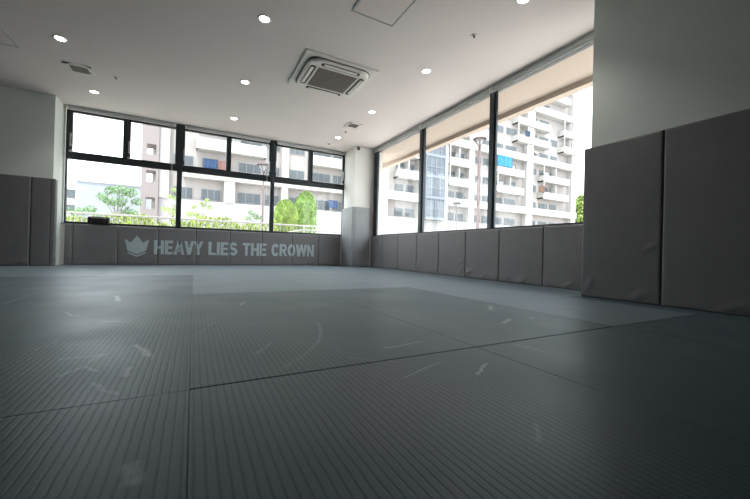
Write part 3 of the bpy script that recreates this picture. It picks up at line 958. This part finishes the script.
# air conditioners on some balconies
for x, k in ((3.2, 1), (41.2, 1), (52.0, 2), (46.0, 4), (43.8, 2), (32.4, 2)):
    z = Z0 + DZ * k + .2
    part('outdoor_unit', [(x, x + .8, 37.3, 37.6, z + .9, z + 1.6)], M_WFR, bd, BO)

# things on balconies
def cloth_sheet(x0, x1, z0, z1, y, seed):
    bm = nb(); r = random.Random(seed); n, mz = 24, 8
    ph = r.random() * 6
    g = [[bm.verts.new((x0 + (x1 - x0) * i / n, y + .06 * math.sin(i * .9 + ph) * (1 - j / mz * .4), z1 - (z1 - z0) * j / mz)) for j in range(mz + 1)] for i in range(n + 1)]
    for i in range(n):
        for j in range(mz): bm.faces.new((g[i][j], g[i + 1][j], g[i + 1][j + 1], g[i][j + 1]))
    ret = bmesh.ops.solidify(bm, geom=bm.faces[:], thickness=.03)
    return bm
o = obj('tarpaulin', cloth_sheet(40.1, 43.3, Z0 + DZ * 2 + 1.1, Z0 + DZ * 3 - .05, 36.70, 1), principled('blue_tarp', (0.04, 0.26, 0.46), .6, noise=.15, nscale=1), smooth=True)
tag(o, 'bright blue sheet hung across a balcony of the white block', 'tarpaulin')
o = obj('hanging_blanket', cloth_sheet(49.8, 51.2, Z0 + DZ + .9, Z0 + DZ + 2.0, 36.70, 2), principled('tan_blanket', (0.22, 0.13, 0.085), .8, noise=.1), smooth=True)
tag(o, 'small tan cloth hung out on the white block', 'laundry')
for i, (x, k, c, lb) in enumerate(((1.2, 0, (0.04, 0.08, 0.18), 'dark blue washing above the lowest white band, middle bay of the window'), (2.45, 0, (.25, .13, .12), 'pinkish washing right beside the dark blue washing'),
                                   (10.3, -1, (.03, .07, .16), 'blue washing just behind the round topped shrub'), (14.0, -1, (.05, .09, .20), 'blue washing right of the taller clipped shrub'),
                                   (46.6, 4, (.05, .08, .14), 'blue grey washing high up on a balcony of the white block'))):
    z = Z0 + DZ * k
    o = obj('laundry', cloth_sheet(x - .5, x + .6, z + 1.0, z + 1.9, 36.80 if k == 0 else 36.62 if k > 0 else 36.95, 10 + i), principled('laundry_%d' % i, c, .8, noise=.1), smooth=True)
    tag(o, lb, 'laundry', 'washing hung out on the white block')

# end stair tower
TO = (-3.6, 37.5, -0.3)
tw = empty('stair_tower', TO); tag(tw, 'narrow pinkish stair tower with square openings at the block end', 'building')
zz = [(-0.3, 3.65), (4.70, 6.1), (7.12, 8.58), (9.48, 11.2), (12.1, 13.7), (14.6, 16.2)]
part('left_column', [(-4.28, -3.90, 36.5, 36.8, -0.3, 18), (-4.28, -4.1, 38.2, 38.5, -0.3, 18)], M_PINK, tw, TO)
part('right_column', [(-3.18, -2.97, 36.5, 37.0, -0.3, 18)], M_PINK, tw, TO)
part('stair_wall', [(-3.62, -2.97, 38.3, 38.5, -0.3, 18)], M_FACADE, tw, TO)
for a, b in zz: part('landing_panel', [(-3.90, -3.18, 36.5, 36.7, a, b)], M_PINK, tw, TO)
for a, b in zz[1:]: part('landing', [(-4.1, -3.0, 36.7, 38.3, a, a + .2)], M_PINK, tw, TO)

# far white building
WO = (-13.2, 75, -0.3)
fb = empty('white_hall', WO); tag(fb, 'plain low white building far off behind the left trees', 'building')
part('wall', [(-16.6, -7.0, 70, 82, -0.3, 10.3)], principled('hall_render', (.21, .23, .26), .85, noise=.02, nscale=.2), fb, WO)
part('side_wing', [(-19.5, -16.6, 70.5, 80, -0.3, 9.4)], M_FACADE, fb, WO)
for z in (5.2, 7.6): part('window', [(-18.2, -16.9, 70.42, 70.5, z, z + 1.3)], M_WIN, fb, WO)
part('roof_edge', [(-16.8, -6.9, 69.8, 82.2, 10.3, 10.55)], M_FACADE, fb, WO)
RO = (80, 62, -0.3)
rb = empty('office_building', RO); tag(rb, 'small pale building edge peeping past the white block at right', 'building')
part('wall', [(104, 116, 62, 70, -0.3, 20)], M_FACADE, rb, RO)
for z in (6, 10, 14, 17): part('window', [(105, 115, 61.9, 62, z, z + 1.4)], M_WIN, rb, RO)

# ------------------------------------------------------------------ greenery
def leaf_mat(name, c, tr=0.35):
    mt = principled(name, c, .6, spec=.3, noise=.35, nscale=3)
    b = mt.node_tree.nodes['Principled BSDF']
    b.inputs['Subsurface Weight'].default_value = 0.0
    return mt
M_LEAF1 = leaf_mat('tree_leaf', (0.13, 0.22, 0.09))
M_LEAF2 = leaf_mat('young_leaf', (0.24, 0.33, 0.09))
M_LEAF3 = leaf_mat('topiary_leaf', (0.27, 0.36, 0.10))
M_LEAF3B = leaf_mat('conifer_leaf', (0.19, 0.29, 0.08))
M_GRASS = leaf_mat('hedge_leaf', (0.26, 0.33, 0.07))
M_BARK = principled('bark', (0.16, 0.14, 0.12), .85, noise=.2, nscale=8, bump=.5, bscale=30)

def leaves(verts, faces, c, rad, n, size, r, shell=False, up=0.0, aspect=.5):
    for _ in range(n):
        while True:
            p = Vector((r.uniform(-1, 1), r.uniform(-1, 1), r.uniform(-1, 1)))
            if 0.05 < p.length <= 1: break
        if shell: p = p.normalized() * r.uniform(.88, 1.02)
        P = Vector(c) + Vector((p.x * rad[0], p.y * rad[1], p.z * rad[2]))
        d = Vector((r.uniform(-1, 1), r.uniform(-1, 1), r.uniform(-1, 1) + up)).normalized()
        e = d.orthogonal().normalized(); e.rotate(Matrix.Rotation(r.uniform(0, 6.28), 3, d))
        s = size * r.uniform(.7, 1.3); w = s * aspect
        i = len(verts)
        verts += [P - d * s * .5, P + e * w * .5, P + d * s * .5, P - e * w * .5]
        faces.append((i, i + 1, i + 2, i + 3))
def mesh_obj(name, verts, faces, mat, parent=None):
    me = bpy.data.meshes.new(name); me.from_pydata([tuple(v) for v in verts], [], faces); me.update()
    me.materials.append(mat)
    return link(bpy.data.objects.new(name, me), parent)

def tree(name, x, y, blobs, leafmat, label, seed, lsize=.09, dens=1.0, trunk=.05, group='garden trees outside'):
    r = random.Random(seed)
    t = empty(name, (x, y, -0.3)); tag(t, label, 'tree', group)
    V, Fc = [], []
    bm = nb()
    base = Vector((0, 0, 0))
    zmin = min(b[2] for b in blobs) + .3
    fork = Vector((0, 0, max(.6, zmin - .25)))
    cyl(bm, base, fork, trunk, trunk * .75, n=10)
    for (bx, by, bz, br) in blobs:
        c = Vector((bx, by, bz + .3))
        mid = fork.lerp(c, .5) + Vector((r.uniform(-.04, .04), 0, .05))
        cyl(bm, fork, mid, trunk * .55, trunk * .4, n=7); cyl(bm, mid, c, trunk * .4, trunk * .12, n=6)
        for _ in range(5):
            e = c + Vector((r.uniform(-1, 1), r.uniform(-1, 1), r.uniform(-.5, 1))) * br * .8
            cyl(bm, c.lerp(mid, .2), e, trunk * .15, trunk * .05, n=5)
        n = int(420 * dens * br * br / .09)
        leaves(V, Fc, c, (br, br, br * .8), n, lsize, r)
    obj('trunk', bm, M_BARK, t, smooth=True)
    mesh_obj('foliage', V, Fc, leafmat, t)
    return t
tree('broadleaf_tree', -2.62, 16, [(-.42, 0, 2.15, .22), (-.22, .1, 2.42, .2), (.08, .1, 2.42, .28), (.42, 0, 2.40, .26), (.10, 0, 2.0, .26), (.62, .1, 2.05, .2), (-.2, 0, 1.95, .2), (.3, .2, 1.65, .25), (.55, 0, 1.6, .16)], M_LEAF1, 'leafy green tree behind the railing at the left', 1, .085, .62, .035)
tree('small_tree', -0.78, 16, [(-.12, 0, 2.35, .13), (.03, 0, 2.65, .14), (.10, 0, 2.3, .15), (-.25, 0, 1.85, .17), (.05, 0, 1.75, .22), (.15, 0, 2.0, .14)], M_LEAF2, 'slim pale green tree in front of the stair tower', 2, .07, .6, .02)
tree('young_tree', 0.25, 16, [(0.05, 0, 2.15, .16), (-.3, 0, 2.0, .12), (.3, 0, 2.05, .14), (.2, 0, 2.33, .12), (-.42, 0, 1.72, .16), (-.15, 0, 1.7, .14)], M_LEAF2, 'young spreading tree just right of the first window post', 3, .08, .65, .02)
tree('garden_bush', 2.3, 16, [(-.1, 0, 1.95, .15), (.12, 0, 1.8, .18), (-.2, 0, 1.7, .16), (.3, 0, 1.72, .13)], M_LEAF1, 'dark green bush beside the reddish lamp post', 4, .07, .8, .02)
tree('garden_bush', -3.7, 16, [(0, 0, 1.55, .2), (.3, .0, 1.62, .2), (-.3, 0, 1.5, .2), (.5, 0, 1.4, .18)], M_LEAF1, 'low green bush at the far left by the window edge', 6, .07, .9, .02)
tree('roadside_tree', 65.2, 38.5, [(0, 0, 9.2, 2.4), (.6, 0, 11.0, 1.6), (-.6, 0, 7.0, 2.2), (.4, 0, 5.0, 2.4)], M_LEAF2, 'bright green tree at the right edge of the side window', 5, .6, .08, .25)

def topiary(x, y, rx, ztop, label, seed, mat, cone=0.0):
    r = random.Random(seed)
    t = empty('topiary_shrub', (x, y, -0.3)); tag(t, label, 'shrub', 'clipped domed shrubs outside')
    Ht = ztop + .3
    V, Fc = [], []
    def rad(u):     # u 0..1 height: straight sides with a domed top
        if u < .72: return rx * (1 - .06 * abs(u - .4))
        k = (u - .72) / .28
        return rx * math.sqrt(max(0.0, 1 - k ** (2.2 - cone)))
    for _ in range(9000):
        u = r.random() ** .8; a = r.uniform(0, 2 * math.pi)
        if math.sin(a) > .3 and r.random() < .5: a = -a
        rr = rad(u) * r.uniform(.93, 1.04)
        P = Vector((math.cos(a) * rr, math.sin(a) * rr, u * Ht))
        d = (Vector((math.cos(a), math.sin(a), .8)) + Vector((r.uniform(-1, 1), r.uniform(-1, 1), r.uniform(-1, 1))) * .8).normalized()
        e = d.orthogonal().normalized(); e.rotate(Matrix.Rotation(r.uniform(0, 6.28), 3, d)); s = r.uniform(.03, .06)
        i = len(V); V += [P - d * s * .5, P + e * s * .3, P + d * s * .5, P - e * s * .3]; Fc.append((i, i + 1, i + 2, i + 3))
    mesh_obj('foliage', V, Fc, mat, t)
    bm = nb(); lathe(bm, [(rad(u) * .92 + 1e-4, u * Ht * .98) for u in [i / 24 for i in range(24)]] + [(0, Ht * .97)], 24)
    obj('inner_growth', bm, mat, t, smooth=True)
    bm = nb(); cyl(bm, (0, 0, 0), (0, 0, Ht * .5), .03, n=8); obj('stem', bm, M_BARK, t)
topiary(2.93, 12.5, .42, 2.17, 'round topped clipped light green shrub behind the white railing', 1, M_LEAF3)
topiary(3.94, 13.4, .435, 2.70, 'taller clipped green shrub beside the round topped one', 2, M_LEAF3B)

# hedge strip: nobody could count its leaves
V, Fc = [], []
r = random.Random(9)
for _ in range(9000):
    x = r.uniform(-3.6, 2.4); z = r.uniform(.35, (1.12 if x < -.6 else 1.20) + .10 * math.sin(x * 3.1) + .05 * math.sin(x * 9))
    P = Vector((x, 11.4 + r.uniform(-.18, .18), z - (-0.0)))
    d = Vector((r.uniform(-.6, .6), r.uniform(-.6, .6), 1)).normalized(); e = d.orthogonal().normalized(); e.rotate(Matrix.Rotation(r.uniform(0, 6.28), 3, d)); s = r.uniform(.06, .13)
    i = len(V); V += [P - d * s * .5, P + e * s * .18, P + d * s * .5, P - e * s * .18]; Fc.append((i, i + 1, i + 2, i + 3))
for _ in range(6000):
    x = r.uniform(-3.6, 2.4); P = Vector((x, 11.4 + r.uniform(-.15, .15), r.uniform(-.3, .6)))
    d = Vector((r.uniform(-.6, .6), r.uniform(-.6, .6), 1)).normalized(); e = d.orthogonal().normalized(); s = r.uniform(.1, .18)
    i = len(V); V += [P - d * s * .5, P + e * s * .2, P + d * s * .5, P - e * s * .2]; Fc.append((i, i + 1, i + 2, i + 3))
o = mesh_obj('hedge', V, Fc, M_GRASS); tag(o, 'ragged yellow green hedge behind the railing outside the back window', 'hedge', kind='stuff')

# railings
M_RAIL = principled('rail_paint', (0.33, 0.31, 0.295), .5, noise=.04, nscale=4)
t = empty('garden_railing', (0.4, 10.5, -0.3)); tag(t, 'long pale railing running past the back window', 'railing')
bm = nb(); box(bm, -3.9, 3.95, -.03, .03, 1.385, 1.43, .006, 1); obj('top_rail', bm, M_RAIL, t)
bm = nb(); box(bm, -3.9, 3.95, -.02, .02, .28, .32, .004, 1); obj('bottom_rail', bm, M_RAIL, t)
bm = nb()
for i in range(79):
    x = -3.88 + i * .1
    box(bm, x - .007, x + .007, -.008, .008, .32, 1.385)
o = obj('balusters', bm, M_RAIL, t); o['kind'] = 'stuff'
for i in range(7):
    bm = nb(); x = -3.9 + i * 1.308; box(bm, x - .025, x + .025, -.028, .028, 0, 1.385, .004, 1); obj('post', bm, M_RAIL, t)
t = empty('ramp_railing', (3.2, 10.0, -0.3)); tag(t, 'white sloping ramp handrail in front of the clipped shrubs', 'railing')
bm = nb(); cyl(bm, (-1.0, 0, 1.10), (-.35, 0, 1.245), .022, n=10); cyl(bm, (-.35, 0, 1.245), (1.3, 0, 1.245), .022, n=10); obj('handrail', bm, M_RAIL, t, smooth=True)
for i in range(6):
    bm = nb(); x = -.9 + i * .42; zt = 1.10 + .145 * min(1, (x + 1.0) / .65); cyl(bm, (x, 0, 0), (x, 0, zt), .014, n=8); obj('post', bm, M_RAIL, t, smooth=True)
bm = nb(); cyl(bm, (-.35, 0, 1.05), (1.3, 0, 1.05), .012, n=8); obj('lower_rail', bm, M_RAIL, t, smooth=True)

# street lamps
M_POLE = principled('lamp_pole_paint', (0.085, 0.05, 0.05), .6, noise=.08)
M_POLE2 = principled('lamp_pole_grey', (0.08, 0.072, 0.08), .6, noise=.05)
M_LAMPGLASS = principled('lamp_shade_glass', (0.20, 0.205, 0.21), .3, noise=.03)
def street_lamp(x, y, h, rad, hw, mat, label):
    t = empty('street_lamp', (x, y, -0.3)); tag(t, label, 'street lamp', 'slender street lamps outside')
    h += .3
    bm = nb(); lathe(bm, [(rad * 1.9, 0), (rad * 1.9, .3), (rad * 1.4, .45), (rad * 1.35, h * .2), (rad, h * .22), (rad * .8, h - hw * 1.3), (0, h - hw * 1.3)], 16)
    obj('pole', bm, mat, t, smooth=True)
    bm = nb()
    for i in range(4):
        a = math.pi / 4 + i * math.pi / 2
        cyl(bm, (0, 0, h - hw * 1.35), (hw * .9 * math.cos(a), hw * .9 * math.sin(a), h - hw * .15), rad * .4, n=6)
    obj('bracket', bm, mat, t)
    bm = nb(); lathe(bm, [(hw * .22, -hw * 1.1), (hw * .75, -hw * .2), (0, -hw * .2)], 20, (0, 0, h)); obj('lamp_shade', bm, M_LAMPGLASS, t, smooth=True)
    bm = nb(); lathe(bm, [(hw, -hw * .2), (hw * 1.02, -hw * .08), (hw * .5, hw * .05), (0, hw * .08)], 24, (0, 0, h)); obj('cap', bm, mat, t, smooth=True)
street_lamp(15.85, 16, 7.70, .105, .42, M_POLE, 'tall reddish street lamp with a flared head before the white block')
street_lamp(22.3, 25.3, 5.25, .06, .42, M_POLE2, 'short thin grey street lamp left of the tall reddish one')
street_lamp(2.765, 16.3, 4.25, .05, .3, M_POLE, 'reddish lamp post beside the middle post of the back window')
